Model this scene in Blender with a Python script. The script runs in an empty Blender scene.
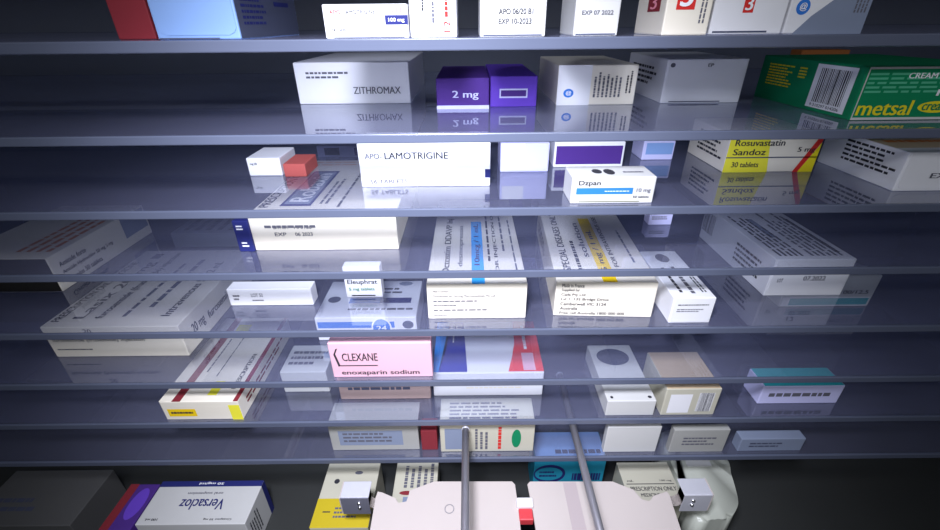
import bpy, bmesh, math, random
from mathutils import Vector, Matrix
random.seed(7)
scene = bpy.context.scene
COL = scene.collection

GEO = {'Z': [-0.0127, -0.0729, -0.1301, -0.1864, -0.2478, -0.3097, -0.3653, -0.4244], 'ZF': -0.5394, 'zp': -0.4364, 'left_plate': [(-0.1016, -0.0363), (-0.1008, -0.0296), (-0.0959, -0.0307), (-0.0801, -0.0376), (-0.0771, -0.0442), (-0.068, -0.0421), (-0.0668, -0.0288), (-0.0414, -0.0186), (0.0434, -0.0194), (0.0463, -0.023)], 'right_plate': [(0.0598, -0.0231), (0.0629, -0.0197), (0.1524, -0.0206), (0.1722, -0.0306), (0.1761, -0.0424), (0.1842, -0.0446), (0.1899, -0.0376), (0.2065, -0.0327), (0.2079, -0.0372), (0.2059, -0.0523)], 'rod_x': [-0.0063, 0.1065], 'zr': -0.3721, 'lbk': [-0.1208, -0.0362, -0.4244], 'rbk': [0.2316, -0.0365, -0.4244], 'wavy': [(0.2518, 0.0798), (0.3155, 0.0823), (0.3137, 0.0571), (0.3164, 0.0336), (0.315, 0.0252), (0.3112, 0.0158), (0.3079, 0.0028), (0.302, -0.0168), (0.2952, -0.0273), (0.2821, -0.0373), (0.2647, -0.0393), (0.2484, -0.0392), (0.2449, -0.0175), (0.2459, 0.0205)], 'clip': [0.054, -0.0497, -0.4364]}
BOXES = [
  {'x': -0.2342, 'y': 0.03, 'z': -0.0092, 'w': 0.0268, 'd': 0.03, 'h': 0.0383, 'yaw': 0, 'shelf': 0, 'colour': 'ink_maroon', 'flap': 0, 'label': 'dark maroon carton at the far left end of the topmost shelf', 'dec': []},
  {'x': -0.1847, 'y': 0.02, 'z': -0.0092, 'w': 0.057, 'd': 0.12, 'h': 0.0388, 'yaw': 0, 'shelf': 0, 'colour': 'paper_blue', 'flap': 1, 'label': 'tall pale blue carton at the left of the topmost shelf with dark printed side', 'dec': [('r', 'right', 0, 0, 1, 1, 'ink_slate'), ('l', 'right', 0.08, 0.2, 0.45, 0.95, 8, 'ink_navy', 0), ('r2', 'right', 0.58, 0.55, 0.85, 0.63, 'ink_navy'), ('r', 'front', 0.02, 0.01, 0.75, 0.03, 'ink_slate')]},
  {'x': -0.0667, 'y': 0.008, 'z': -0.0092, 'w': 0.0551, 'd': 0.05, 'h': 0.0198, 'yaw': 0, 'shelf': 0, 'colour': 'paper_white', 'flap': 0, 'label': 'white carton with navy 100 mg label on the topmost shelf', 'dec': [('t', 'front', 0.08, 0.72, 0.235, 0.84, 'APO-', 'ink_red', 0), ('t', 'front', 0.25, 0.72, 0.62, 0.84, 'LAMOTRIGINE', 'ink_black', 0), ('l', 'front', 0.08, 0.62, 0.2, 0.66, 1, 'ink_soft', 0), ('r', 'front', 0.73, 0.4, 1, 0.68, 'ink_navy'), ('t', 'front', 0.77, 0.46, 0.96, 0.6, '100 mg', 'ink_white', 0), ('t', 'front', 0.08, 0.22, 0.35, 0.31, '56 TABLETS', 'ink_black', 0), ('l', 'front', 0.8, 0.74, 0.95, 0.92, 3, 'ink_pink', 90), ('l', 'front', 0.78, 0.12, 0.95, 0.32, 3, 'ink_pink', 90), ('r', 'front', 0.1, 0.02, 0.95, 0.05, 'ink_slate')]},
  {'x': -0.0228, 'y': 0.012, 'z': -0.0092, 'w': 0.031, 'd': 0.05, 'h': 0.0348, 'yaw': 0, 'shelf': 0, 'colour': 'paper_white', 'flap': 0, 'label': 'tall white carton with red sideways lettering on the topmost shelf', 'dec': [('l', 'front', 0.72, 0.35, 0.86, 0.95, 1, 'ink_red', 90), ('t', 'front', 0.72, 0.1, 0.86, 0.28, '1.2', 'ink_red', 90), ('l', 'front', 0.45, 0.25, 0.56, 0.85, 1, 'ink_soft', 90), ('l', 'front', 0.25, 0.45, 0.33, 0.85, 1, 'ink_black', 90)]},
  {'x': 0.0299, 'y': 0.01, 'z': -0.0092, 'w': 0.0435, 'd': 0.05, 'h': 0.0353, 'yaw': 0, 'shelf': 0, 'colour': 'paper_grey', 'flap': 0, 'label': 'grey white carton stamped with a date on the topmost shelf middle', 'dec': [('t', 'front', 0.28, 0.38, 0.8, 0.47, 'APO 06/20 B1', 'ink_black', 0), ('t', 'front', 0.28, 0.22, 0.78, 0.31, 'EXP 10-2023', 'ink_black', 0), ('r', 'front', 0.05, 0.02, 0.95, 0.045, 'ink_slate')]},
  {'x': 0.0862, 'y': 0.014, 'z': -0.0092, 'w': 0.0298, 'd': 0.05, 'h': 0.0352, 'yaw': 0, 'shelf': 0, 'colour': 'paper_grey', 'flap': 0, 'label': 'narrow grey carton with faint stamp, left of the red numeral cartons', 'dec': [('t', 'front', 0.2, 0.62, 0.75, 0.68, 'BN 1201', 'ink_soft', 0), ('t', 'front', 0.15, 0.36, 0.85, 0.43, 'EXP 07 2022', 'ink_soft', 0), ('r', 'front', 0.05, 0.02, 0.95, 0.045, 'ink_slate')]},
  {'x': 0.1445, 'y': 0.01, 'z': -0.0092, 'w': 0.0302, 'd': 0.055, 'h': 0.0355, 'yaw': 0, 'shelf': 0, 'colour': 'paper_cream', 'flap': 0, 'label': 'beige carton with red square numeral 3 on front and side, topmost shelf', 'dec': [('r', 'front', 0.22, 0.42, 0.62, 0.92, 'ink_red'), ('t', 'front', 0.28, 0.47, 0.56, 0.88, '3', 'ink_white', 0), ('r', 'left', 0.4, 0.4, 0.82, 0.72, 'ink_maroon'), ('t', 'left', 0.5, 0.44, 0.72, 0.68, '3', 'ink_pink', 0), ('l', 'front', 0.74, 0.2, 0.9, 0.85, 2, 'ink_soft', 90)]},
  {'x': 0.1905, 'y': 0.02, 'z': -0.0092, 'w': 0.0498, 'd': 0.05, 'h': 0.036, 'yaw': 0, 'shelf': 0, 'colour': 'paper_white', 'flap': 0, 'label': 'white carton with a narrow red numeral 3 tag on the topmost shelf', 'dec': [('r', 'front', 0.4, 0.36, 0.54, 0.78, 'ink_red'), ('t', 'front', 0.42, 0.4, 0.52, 0.62, '3', 'ink_white', 0), ('t', 'front', 0.42, 0.66, 0.52, 0.74, 'pack', 'ink_white', 0), ('r', 'front', 0.05, 0.03, 0.8, 0.06, 'ink_slate')]},
  {'x': 0.2438, 'y': 0.02, 'z': -0.0092, 'w': 0.054, 'd': 0.05, 'h': 0.0356, 'yaw': 0, 'shelf': 0, 'colour': 'paper_white', 'flap': 0, 'label': 'white carton with grey blue swirl and blue dot, rightmost on the topmost shelf', 'dec': [('p', 'front', [(0.12, 0), (1, 0), (1, 1), (0.62, 1), (0.55, 0.6), (0.3, 0.3)], 'ink_bluegrey'), ('e', 'front', 0.08, 0.32, 0.25, 0.58, 'ink_blue'), ('l', 'front', 0.8, 0.35, 0.97, 0.95, 4, 'ink_soft', 90), ('t', 'front', 0.12, 0.38, 0.21, 0.52, '@', 'ink_white', 0)]},
  {'x': -0.1106, 'y': 0.131, 'z': -0.0694, 'w': 0.1085, 'd': 0.1551, 'h': 0.0373, 'yaw': 0, 'shelf': 1, 'colour': 'paper_white', 'flap': 1, 'label': 'white carton lying left of the purple cartons on the second shelf', 'dec': [('t', 'front', 0.5, 0.25, 0.92, 0.42, 'ZITHROMAX', 'ink_soft', 0), ('l', 'front', 0.1, 0.6, 0.5, 0.8, 2, 'ink_soft', 0)]},
  {'x': -0.005, 'y': 0.0971, 'z': -0.0694, 'w': 0.0474, 'd': 0.1197, 'h': 0.0261, 'yaw': 0, 'shelf': 1, 'colour': 'ink_purple_dark', 'flap': 0, 'label': 'dark purple carton on the second shelf, beside the violet carton', 'dec': [('r', 'front', 0, 0, 1, 0.12, 'paper_lilac'), ('t', 'front', 0.3, 0.3, 0.8, 0.6, '2 mg', 'paper_lilac', 0)]},
  {'x': 0.0413, 'y': 0.1052, 'z': -0.0694, 'w': 0.0427, 'd': 0.1276, 'h': 0.0265, 'yaw': 0, 'shelf': 1, 'colour': 'ink_purple', 'flap': 0, 'label': 'violet carton on the second shelf, left of the blue dot carton', 'dec': [('r', 'front', 0.2, 0.3, 0.8, 0.6, 'paper_lilac'), ('r2', 'front', 0.23, 0.35, 0.77, 0.55, 'ink_purple_dark')]},
  {'x': 0.1186, 'y': 0.1119, 'z': -0.0694, 'w': 0.0725, 'd': 0.1187, 'h': 0.0344, 'yaw': 0, 'shelf': 1, 'colour': 'paper_cream', 'flap': 0, 'label': 'cream carton with blue dot and fine sideways print on the second shelf', 'dec': [('r', 'front', 0, 0, 0.42, 1, 'paper_white'), ('e3', 'front', 0.08, 0.2, 0.21, 0.42, 'ink_blue'), ('t3', 'front', 0.11, 0.25, 0.18, 0.37, '@', 'ink_white', 0), ('l', 'front', 0.45, 0.2, 0.82, 0.85, 7, 'ink_soft', 90), ('l', 'front', 0.86, 0.3, 0.95, 0.85, 2, 'ink_black', 90)]},
  {'x': 0.2195, 'y': 0.1175, 'z': -0.0694, 'w': 0.0744, 'd': 0.1054, 'h': 0.0381, 'yaw': 0, 'shelf': 1, 'colour': 'paper_white', 'flap': 1, 'label': 'plain white carton with dark printed side, left of the green carton', 'dec': [('l', 'left', 0.15, 0.3, 0.8, 0.8, 4, 'ink_black', 0), ('e', 'front', 0.04, 0.82, 0.1, 0.92, 'ink_soft'), ('t', 'front', 0.5, 0.83, 0.57, 0.9, 'EP', 'ink_soft', 0), ('r', 'front', 0.1, 0.03, 0.75, 0.05, 'ink_slate')]},
  {'x': 0.3471, 'y': 0.0289, 'z': -0.0694, 'w': 0.1066, 'd': 0.128, 'h': 0.0384, 'yaw': 0, 'shelf': 1, 'colour': 'ink_green', 'flap': 0, 'label': 'green cream carton with yellow lettering and a barcode on its side', 'dec': [('r', 'front', 0, 0, 1, 1, 'paper_grey'), ('r2', 'front', 0.02, 0.06, 1, 0.95, 'ink_green'), ('l2', 'front', 0.03, 0.5, 1, 0.9, 5, 'ink_mint', 0), ('t', 'front', 0.3, 0.78, 0.5, 0.88, 'CREAM', 'ink_white', 0), ('t', 'front', 0.03, 0.1, 0.42, 0.38, 'metsal', 'ink_yellow', 0), ('e3', 'front', 0.46, 0.14, 0.72, 0.36, 'ink_yellow'), ('t4', 'front', 0.49, 0.19, 0.68, 0.31, 'cream', 'ink_green', 0), ('t', 'front', 0.55, 0.68, 0.78, 0.88, 'heat', 'ink_white', 0), ('t', 'front', 0.55, 0.46, 0.74, 0.64, 'rub', 'ink_white', 0), ('r', 'left', 0.6, 0.08, 0.94, 0.95, 'ink_white'), ('b', 'left', 0.64, 0.2, 0.91, 0.88, 0), ('t', 'left', 0.64, 0.11, 0.9, 0.17, '9 310297 014206', 'ink_black', 0), ('l', 'left', 0.1, 0.35, 0.4, 0.85, 8, 'ink_yellow', 0), ('l', 'left', 0.44, 0.6, 0.52, 0.85, 4, 'ink_yellow', 0)]},
  {'x': 0.4146, 'y': 0.24, 'z': -0.0694, 'w': 0.0561, 'd': 0.02, 'h': 0.0375, 'yaw': 0, 'shelf': 1, 'colour': 'ink_orange', 'flap': 0, 'label': 'small orange brown carton at the back behind the green carton', 'dec': []},
  {'x': -0.0381, 'y': 0.0505, 'z': -0.1266, 'w': 0.1128, 'd': 0.0419, 'h': 0.038, 'yaw': 0, 'shelf': 2, 'colour': 'paper_white', 'flap': 0, 'label': 'brightly lit white carton in the middle of the third shelf, beneath the purple cartons', 'dec': [('t', 'front', 0.05, 0.66, 0.18, 0.78, 'APO-', 'ink_soft', 0), ('t', 'front', 0.2, 0.65, 0.68, 0.8, 'LAMOTRIGINE', 'ink_black', 0), ('t', 'front', 0.07, 0.08, 0.36, 0.18, '56 TABLETS', 'ink_soft', 0), ('r', 'front', 0.96, 0.2, 1, 0.4, 'ink_navy')]},
  {'x': 0.0527, 'y': 0.0901, 'z': -0.1266, 'w': 0.0461, 'd': 0.0373, 'h': 0.0276, 'yaw': 0, 'shelf': 2, 'colour': 'paper_lilac', 'flap': 1, 'label': 'small lilac carton behind, between the bright white carton and the blue banded one', 'dec': [('r', 'front', 0.05, 0.5, 0.5, 0.98, 'paper_white')]},
  {'x': 0.1172, 'y': 0.1045, 'z': -0.1266, 'w': 0.0684, 'd': 0.0253, 'h': 0.0245, 'yaw': 0, 'shelf': 2, 'colour': 'paper_white', 'flap': 0, 'label': 'white carton with a dark purple panel standing behind the blue banded carton', 'dec': [('r', 'front', 0.03, 0.12, 0.97, 0.85, 'ink_purple_dark')]},  # the purple rectangle is a reflection painted onto the front
  {'x': 0.112, 'y': 0.0053, 'z': -0.1266, 'w': 0.065, 'd': 0.0293, 'h': 0.0216, 'yaw': 0, 'shelf': 2, 'colour': 'paper_grey', 'flap': 0, 'label': 'small grey white carton with a blue band on the third shelf', 'dec': [('t', 'front', 0.08, 0.66, 0.34, 0.88, 'Dzpan', 'ink_black', 0), ('r', 'front', 0.06, 0.36, 0.74, 0.6, 'ink_blue'), ('l2', 'front', 0.4, 0.45, 0.7, 0.5, 1, 'ink_white', 0), ('t', 'front', 0.78, 0.4, 0.95, 0.58, '10 mg', 'ink_soft', 0), ('t', 'front', 0.75, 0.22, 0.94, 0.3, '50 tablets', 'ink_black', 0), ('r', 'front', 0.1, 0.06, 0.84, 0.1, 'ink_olive'), ('e', 'top', 0.28, 0.3, 0.4, 0.7, 'ink_black'), ('e', 'top', 0.42, 0.2, 0.55, 0.7, 'ink_black'), ('l', 'top', 0.65, 0.3, 0.9, 0.5, 1, 'ink_soft', 0)]},
  {'x': 0.194, 'y': 0.1269, 'z': -0.1266, 'w': 0.0321, 'd': 0.0316, 'h': 0.0195, 'yaw': 0, 'shelf': 2, 'colour': 'paper_lilac', 'flap': 0, 'label': 'small lilac white carton at the back left of the yellow ended carton', 'dec': [('r', 'front', 0.1, 0.3, 0.95, 0.9, 'paper_blue')]},
  {'x': 0.2814, 'y': 0.0828, 'z': -0.1266, 'w': 0.0845, 'd': 0.0754, 'h': 0.0354, 'yaw': 0, 'shelf': 2, 'colour': 'paper_cream', 'flap': 0, 'label': 'white and yellow tablet carton with a red and yellow corner chevron', 'dec': [('p', 'front', [(0, 0), (0.5, 0), (0.42, 1), (0, 1)], 'ink_lemon'), ('r2', 'front', 0, 0.38, 1, 0.41, 'ink_slate'), ('t', 'front', 0.06, 0.7, 0.6, 0.86, 'Rosuvastatin', 'ink_black', 0), ('t', 'front', 0.06, 0.46, 0.42, 0.62, 'Sandoz', 'ink_black', 0), ('t', 'front', 0.76, 0.5, 0.95, 0.66, '5 mg', 'ink_black', 0), ('t', 'front', 0.08, 0.14, 0.38, 0.28, '30 tablets', 'ink_black', 0), ('p2', 'front', [(0.78, 0), (0.84, 0), (1, 0.8), (1, 1), (0.97, 1)], 'ink_red'), ('p2', 'front', [(0.84, 0), (1, 0), (1, 0.78)], 'ink_yellow'), ('l', 'left', 0.25, 0.25, 0.9, 0.85, 5, 'ink_black', 0)]},
  {'x': 0.3933, 'y': 0.0265, 'z': -0.1266, 'w': 0.0821, 'd': 0.0901, 'h': 0.0327, 'yaw': 0, 'shelf': 2, 'colour': 'paper_white', 'flap': 1, 'label': 'white carton with printed side at the right end of the third shelf', 'dec': [('l', 'left', 0.3, 0.3, 0.95, 0.92, 5, 'ink_black', 0), ('t', 'front', 0.3, 0.35, 0.7, 0.48, 'EXP 09', 'ink_soft', 0), ('r', 'top', 0, 0.15, 1, 1, 'ink_kraft'), ('l2', 'top', 0.1, 0.3, 0.9, 0.8, 3, 'ink_orange', 0)]},
  {'x': -0.1928, 'y': 0.0853, 'z': -0.1266, 'w': 0.0313, 'd': 0.0409, 'h': 0.0172, 'yaw': 0, 'shelf': 2, 'colour': 'paper_white', 'flap': 0, 'label': 'white carton at the back, left of the salmon carton', 'dec': [('t', 'front', 0.1, 0.6, 0.3, 0.75, 'mg 28', 'ink_black', 0)]},
  {'x': -0.1633, 'y': 0.0813, 'z': -0.1266, 'w': 0.0207, 'd': 0.0352, 'h': 0.0124, 'yaw': 0, 'shelf': 2, 'colour': 'ink_salmon', 'flap': 0, 'label': 'small salmon red carton behind the framed logo carton', 'dec': []},
  {'x': -0.1313, 'y': 0.0396, 'z': -0.1829, 'w': 0.1317, 'd': 0.1742, 'h': 0.0352, 'yaw': 0, 'shelf': 3, 'colour': 'paper_cream', 'flap': 0, 'label': 'large white carton with framed dark name panel on top and blank bright front', 'dec': [('l', 'front', 0.1, 0.6, 0.45, 0.75, 1, 'ink_soft', 0), ('t', 'front', 0.16, 0.62, 0.26, 0.72, 'BATCH', 'ink_soft', 0), ('t', 'front', 0.16, 0.42, 0.24, 0.52, 'EXP', 'ink_soft', 0), ('t', 'front', 0.3, 0.62, 0.42, 0.72, 'AP3126', 'ink_soft', 0), ('t', 'front', 0.3, 0.42, 0.42, 0.52, '06 2023', 'ink_soft', 0), ('r', 'top', 0.16, 0.12, 0.38, 0.74, 'ink_navy'), ('r2', 'top', 0.18, 0.15, 0.36, 0.71, 'ink_bluegrey'), ('t', 'top', 0.2, 0.18, 0.34, 0.68, 'Robaxin', 'ink_white', 90), ('t', 'top', 0.02, 0.1, 0.09, 0.8, 'PRESCRIPTION ONLY', 'ink_black', 90), ('l', 'top', 0.42, 0.15, 0.5, 0.7, 2, 'ink_soft', 90), ('l', 'top', 0.56, 0.1, 0.6, 0.75, 1, 'ink_black', 90), ('l', 'top', 0.1, 0.85, 0.9, 0.97, 2, 'ink_peach', 0)]},
  {'x': -0.204, 'y': 0.0371, 'z': -0.1829, 'w': 0.0137, 'd': 0.0209, 'h': 0.0307, 'yaw': 0, 'shelf': 3, 'colour': 'ink_navy', 'flap': 0, 'label': 'narrow navy carton pressed against the left end of the large bright carton', 'dec': [('l', 'front', 0.2, 0.7, 0.7, 0.88, 2, 'ink_white', 0), ('l', 'front', 0.3, 0.15, 0.8, 0.35, 2, 'ink_white', 0)]},
  {'x': -0.1778, 'y': 0.3585, 'z': -0.1829, 'w': 0.1153, 'd': 0.0391, 'h': 0.017, 'yaw': 0, 'shelf': 3, 'colour': 'paper_lilac', 'flap': 0, 'label': 'lilac carton with dark frame standing behind the framed logo carton', 'dec': [('r', 'front', 0.1, 0.2, 0.3, 0.85, 'ink_black'), ('r', 'front', 0.5, 0.15, 0.9, 0.85, 'ink_purple_dark')]},
  {'x': 0.1938, 'y': 0.0886, 'z': -0.1829, 'w': 0.0235, 'd': 0.0136, 'h': 0.0143, 'yaw': 0, 'shelf': 3, 'colour': 'paper_lilac', 'flap': 0, 'label': 'tiny lilac white carton behind the yellow striped carton', 'dec': [('l', 'front', 0.1, 0.4, 0.9, 0.7, 2, 'ink_soft', 0)]},
  {'x': -0.1963, 'y': 0.0402, 'z': -0.2443, 'w': 0.0821, 'd': 0.015, 'h': 0.0193, 'yaw': 0, 'shelf': 4, 'colour': 'paper_white', 'flap': 0, 'label': 'long slim white carton on the fifth shelf left of the small tag carton', 'dec': [('t', 'front', 0.28, 0.55, 0.42, 0.75, 'LOT 52', 'ink_soft', 0), ('l', 'front', 0.28, 0.25, 0.42, 0.4, 1, 'ink_soft', 0), ('l', 'front', 0.06, 0.3, 0.14, 0.7, 2, 'ink_soft', 0)]},
  {'x': -0.1072, 'y': 0.053, 'z': -0.2443, 'w': 0.0366, 'd': 0.0123, 'h': 0.0356, 'yaw': 0, 'shelf': 4, 'colour': 'paper_white', 'flap': 0, 'label': 'tiny upright white carton standing behind the carton with the round blue badge', 'dec': [('t', 'front', 0.08, 0.42, 0.9, 0.6, 'Eleuphrat', 'ink_black', 0), ('t', 'front', 0.1, 0.22, 0.8, 0.34, '5 mg tablets', 'ink_green', 0), ('r', 'front', 0.15, 0.05, 0.8, 0.09, 'ink_black')]},
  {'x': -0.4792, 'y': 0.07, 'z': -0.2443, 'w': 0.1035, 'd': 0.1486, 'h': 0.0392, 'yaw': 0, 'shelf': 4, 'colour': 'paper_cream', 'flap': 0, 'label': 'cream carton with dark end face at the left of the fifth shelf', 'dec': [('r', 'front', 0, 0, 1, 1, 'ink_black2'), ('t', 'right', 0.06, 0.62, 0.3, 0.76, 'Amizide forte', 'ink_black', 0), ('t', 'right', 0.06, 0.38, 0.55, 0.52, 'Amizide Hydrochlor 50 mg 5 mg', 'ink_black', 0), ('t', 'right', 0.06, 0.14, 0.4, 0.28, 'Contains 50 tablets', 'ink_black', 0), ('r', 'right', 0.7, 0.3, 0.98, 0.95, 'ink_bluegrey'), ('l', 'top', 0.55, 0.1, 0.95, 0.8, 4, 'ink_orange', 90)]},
  {'x': 0.0061, 'y': 0.0152, 'z': -0.2443, 'w': 0.0914, 'd': 0.212, 'h': 0.0381, 'yaw': 0, 'shelf': 4, 'colour': 'paper_cream', 'flap': 0, 'label': 'cream carton with a sky blue strip across its top, middle of the fifth shelf', 'dec': [('r', 'top', 0.45, 0.0, 0.58, 0.66, 'ink_sky'), ('t2', 'top', 0.48, 0.16, 0.555, 0.62, '10mcg / 1 mL', 'ink_navy', 90), ('t', 'top', 0.14, 0.08, 0.24, 0.7, 'Octostim DDAVP Inj', 'ink_black', 90), ('t', 'top', 0.3, 0.15, 0.37, 0.6, 'desmopressin', 'ink_soft', 90), ('l', 'top', 0.62, 0.2, 0.67, 0.9, 1, 'ink_black', 90), ('t', 'top', 0.7, 0.05, 0.75, 0.9, 'POR INJECTION ONLY', 'ink_black', 90), ('l', 'top', 0.79, 0.3, 0.84, 0.8, 1, 'ink_soft', 90), ('l', 'top', 0.9, 0.1, 0.94, 0.7, 1, 'ink_soft', 90), ('t', 'front', 0.06, 0.76, 0.22, 0.84, 'Made in Germany', 'ink_soft', 0), ('t', 'front', 0.06, 0.62, 0.68, 0.71, 'Distributed by: Ferring Pharmaceuticals Pty Ltd', 'ink_soft', 0), ('l', 'front', 0.06, 0.48, 0.5, 0.56, 1, 'ink_soft', 0), ('l', 'front', 0.06, 0.36, 0.3, 0.43, 1, 'ink_soft', 0), ('l', 'front', 0.06, 0.22, 0.6, 0.3, 1, 'ink_soft', 0), ('l', 'front', 0.06, 0.08, 0.2, 0.14, 1, 'ink_soft', 0)]},
  {'x': 0.124, 'y': 0.0164, 'z': -0.2443, 'w': 0.0913, 'd': 0.1861, 'h': 0.0382, 'yaw': -3, 'shelf': 4, 'colour': 'paper_cream', 'flap': 0, 'label': 'cream carton with a golden yellow strip across its top on the fifth shelf', 'dec': [('r', 'top', 0.46, 0.0, 0.6, 0.78, 'ink_gold'), ('t2', 'top', 0.49, 0.1, 0.57, 0.6, '5 mg / 1 mL', 'ink_black', 90), ('t', 'top', 0.1, 0.1, 0.18, 0.85, 'SPECIAL DISEASES ONLY', 'ink_black', 90), ('l', 'top', 0.24, 0.1, 0.32, 0.45, 1, 'ink_black', 90), ('t', 'top', 0.35, 0.25, 0.42, 0.7, 'solution', 'ink_soft', 90), ('t', 'top', 0.64, 0.15, 0.69, 0.8, 'FOR INTRAVENOUS USE', 'ink_black', 90), ('l', 'top', 0.85, 0.2, 0.9, 0.6, 1, 'ink_soft', 90), ('t', 'front', 0.06, 0.84, 0.28, 0.93, 'Made in France', 'ink_black', 0), ('t', 'front', 0.06, 0.71, 0.24, 0.8, 'Supplied by:', 'ink_black', 0), ('t', 'front', 0.06, 0.58, 0.3, 0.67, 'Cipla Pty Ltd', 'ink_black', 0), ('t', 'front', 0.06, 0.45, 0.54, 0.54, 'Lvl 1, 132 Bridge Drive', 'ink_black', 0), ('t', 'front', 0.06, 0.32, 0.52, 0.41, 'Camberwell VIC 3124', 'ink_black', 0), ('t', 'front', 0.06, 0.19, 0.24, 0.28, 'Australia', 'ink_black', 0), ('t', 'front', 0.06, 0.06, 0.72, 0.14, 'Free call Australia 1800 000 000', 'ink_black', 0), ('l', 'left', 0.1, 0.3, 0.6, 0.7, 3, 'ink_soft', 0)]},
  {'x': 0.2009, 'y': 0.005, 'z': -0.2443, 'w': 0.0379, 'd': 0.0914, 'h': 0.0276, 'yaw': 0, 'shelf': 4, 'colour': 'paper_white', 'flap': 1, 'label': 'small narrow white carton between the yellow striped and barcoded cartons', 'dec': [('l', 'top', 0.2, 0.1, 0.35, 0.6, 1, 'ink_black', 90), ('l', 'top', 0.45, 0.08, 0.65, 0.62, 1, 'ink_soft', 90), ('l', 'top', 0.75, 0.1, 0.9, 0.7, 2, 'ink_black', 90), ('e', 'top', 0.3, 0.72, 0.65, 0.92, 'ink_soft'), ('l', 'front', 0.12, 0.7, 0.85, 0.78, 1, 'ink_black', 0), ('l', 'front', 0.12, 0.45, 0.85, 0.6, 2, 'ink_soft', 0)]},
  {'x': 0.3343, 'y': 0.0488, 'z': -0.2443, 'w': 0.078, 'd': 0.1399, 'h': 0.0416, 'yaw': 0, 'shelf': 4, 'colour': 'paper_white', 'flap': 1, 'label': 'white carton printed all over its top, right of centre on the fifth shelf', 'dec': [('l', 'top', 0.08, 0.05, 0.42, 0.8, 5, 'ink_black', 90), ('r', 'top', 0.3, 0.35, 0.4, 0.7, 'ink_bluegrey'), ('l', 'top', 0.48, 0.05, 0.92, 0.85, 6, 'ink_soft', 90), ('r', 'top', 0.86, 0.1, 0.92, 0.7, 'ink_black'), ('t', 'front', 0.1, 0.4, 0.17, 0.5, 'LOT', 'ink_soft', 0), ('t', 'front', 0.42, 0.62, 0.52, 0.74, '12', 'ink_soft', 0), ('t', 'front', 0.42, 0.44, 0.7, 0.56, '07.2022', 'ink_soft', 0), ('l', 'left', 0.55, 0.2, 0.9, 0.75, 4, 'ink_black', 0), ('b', 'left', 0.0, 0.3, 0.2, 0.9, 0)]},
  {'x': -0.3673, 'y': 0.0384, 'z': -0.3062, 'w': 0.14, 'd': 0.17, 'h': 0.0392, 'yaw': 0, 'shelf': 5, 'colour': 'paper_cream', 'flap': 0, 'label': 'wide flat cream injection carton with handwritten looking print, left on the sixth shelf', 'dec': [('t', 'top', 0.03, 0.05, 0.09, 0.8, 'PRESCRIPTION ONLY MEDICINE', 'ink_black', 90), ('t', 'top', 0.16, 0.08, 0.27, 0.8, 'Lasix 20 mg', 'ink_black', 90), ('t', 'top', 0.32, 0.08, 0.4, 0.95, 'furosemide (frusemide) injection', 'ink_black', 90), ('l', 'top', 0.5, 0.1, 0.56, 0.8, 1, 'ink_soft', 90), ('l', 'top', 0.62, 0.2, 0.7, 0.85, 1, 'ink_soft', 90), ('t', 'top', 0.8, 0.1, 0.87, 0.8, 'Intravenous 5 x 2 mL', 'ink_black', 90), ('r', 'top', 0.14, 0.86, 0.22, 0.94, 'ink_black'), ('t', 'front', 0.3, 0.8, 0.36, 0.93, '20', 'ink_black', 0), ('t', 'front', 0.04, 0.5, 0.72, 0.64, 'furosemide (frusemide) injection', 'ink_black', 0), ('l', 'front', 0.04, 0.22, 0.3, 0.3, 1, 'ink_soft', 0), ('t', 'right', 0.1, 0.3, 0.24, 0.7, '20 mg', 'ink_black', 0), ('t', 'right', 0.28, 0.35, 0.6, 0.6, 'furosemide', 'ink_black', 0)]},
  {'x': -0.4096, 'y': 0.2965, 'z': -0.3062, 'w': 0.1082, 'd': 0.1038, 'h': 0.0241, 'yaw': 0, 'shelf': 5, 'colour': 'paper_grey', 'flap': 0, 'label': 'grey white carton directly behind the wide flat injection carton', 'dec': [('l', 'top', 0.1, 0.1, 0.9, 0.9, 5, 'ink_soft', 90)]},
  {'x': 0.4283, 'y': 0.1179, 'z': -0.3062, 'w': 0.1087, 'd': 0.0239, 'h': 0.0432, 'yaw': 0, 'shelf': 5, 'colour': 'paper_grey', 'flap': 0, 'label': 'grey carton with teal band, seen through glass right of the barcoded white carton', 'dec': [('r', 'front', 0.02, 0.02, 0.98, 0.32, 'ink_white'), ('r2', 'front', 0.1, 0.06, 0.97, 0.28, 'ink_teal'), ('t', 'front', 0.62, 0.42, 0.93, 0.54, '100/12.5', 'ink_black', 0), ('l', 'front', 0.2, 0.6, 0.5, 0.7, 1, 'ink_soft', 0)]},
  {'x': -0.1129, 'y': 0.062, 'z': -0.3062, 'w': 0.1092, 'd': 0.0754, 'h': 0.0304, 'yaw': 0, 'shelf': 5, 'colour': 'paper_white', 'flap': 0, 'label': 'flat white carton with blue band and round blue badge, left of centre', 'dec': [('r', 'front', 0.02, 0.55, 0.78, 0.82, 'ink_blue'), ('e2', 'front', 0.55, 0.1, 0.75, 1.0, 'ink_white'), ('e3', 'front', 0.565, 0.17, 0.735, 0.93, 'ink_blue'), ('t4', 'front', 0.6, 0.45, 0.7, 0.65, '24', 'ink_white', 0), ('e', 'front', 0.86, 0.5, 0.97, 0.85, 'ink_slate'), ('l', 'front', 0.08, 0.32, 0.4, 0.4, 1, 'ink_soft', 0), ('r', 'top', 0.28, 0.36, 0.92, 0.5, 'ink_blue'), ('r2', 'top', 0.6, 0.36, 0.92, 0.5, 'ink_navy'), ('e', 'top', 0.05, 0.38, 0.18, 0.55, 'ink_slate'), ('l', 'top', 0.28, 0.6, 0.95, 0.8, 2, 'ink_black', 0), ('l', 'top', 0.3, 0.15, 0.95, 0.25, 1, 'ink_black', 0), ('e', 'top', 0.75, 0.85, 0.9, 0.97, 'ink_bluegrey')]},
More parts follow.
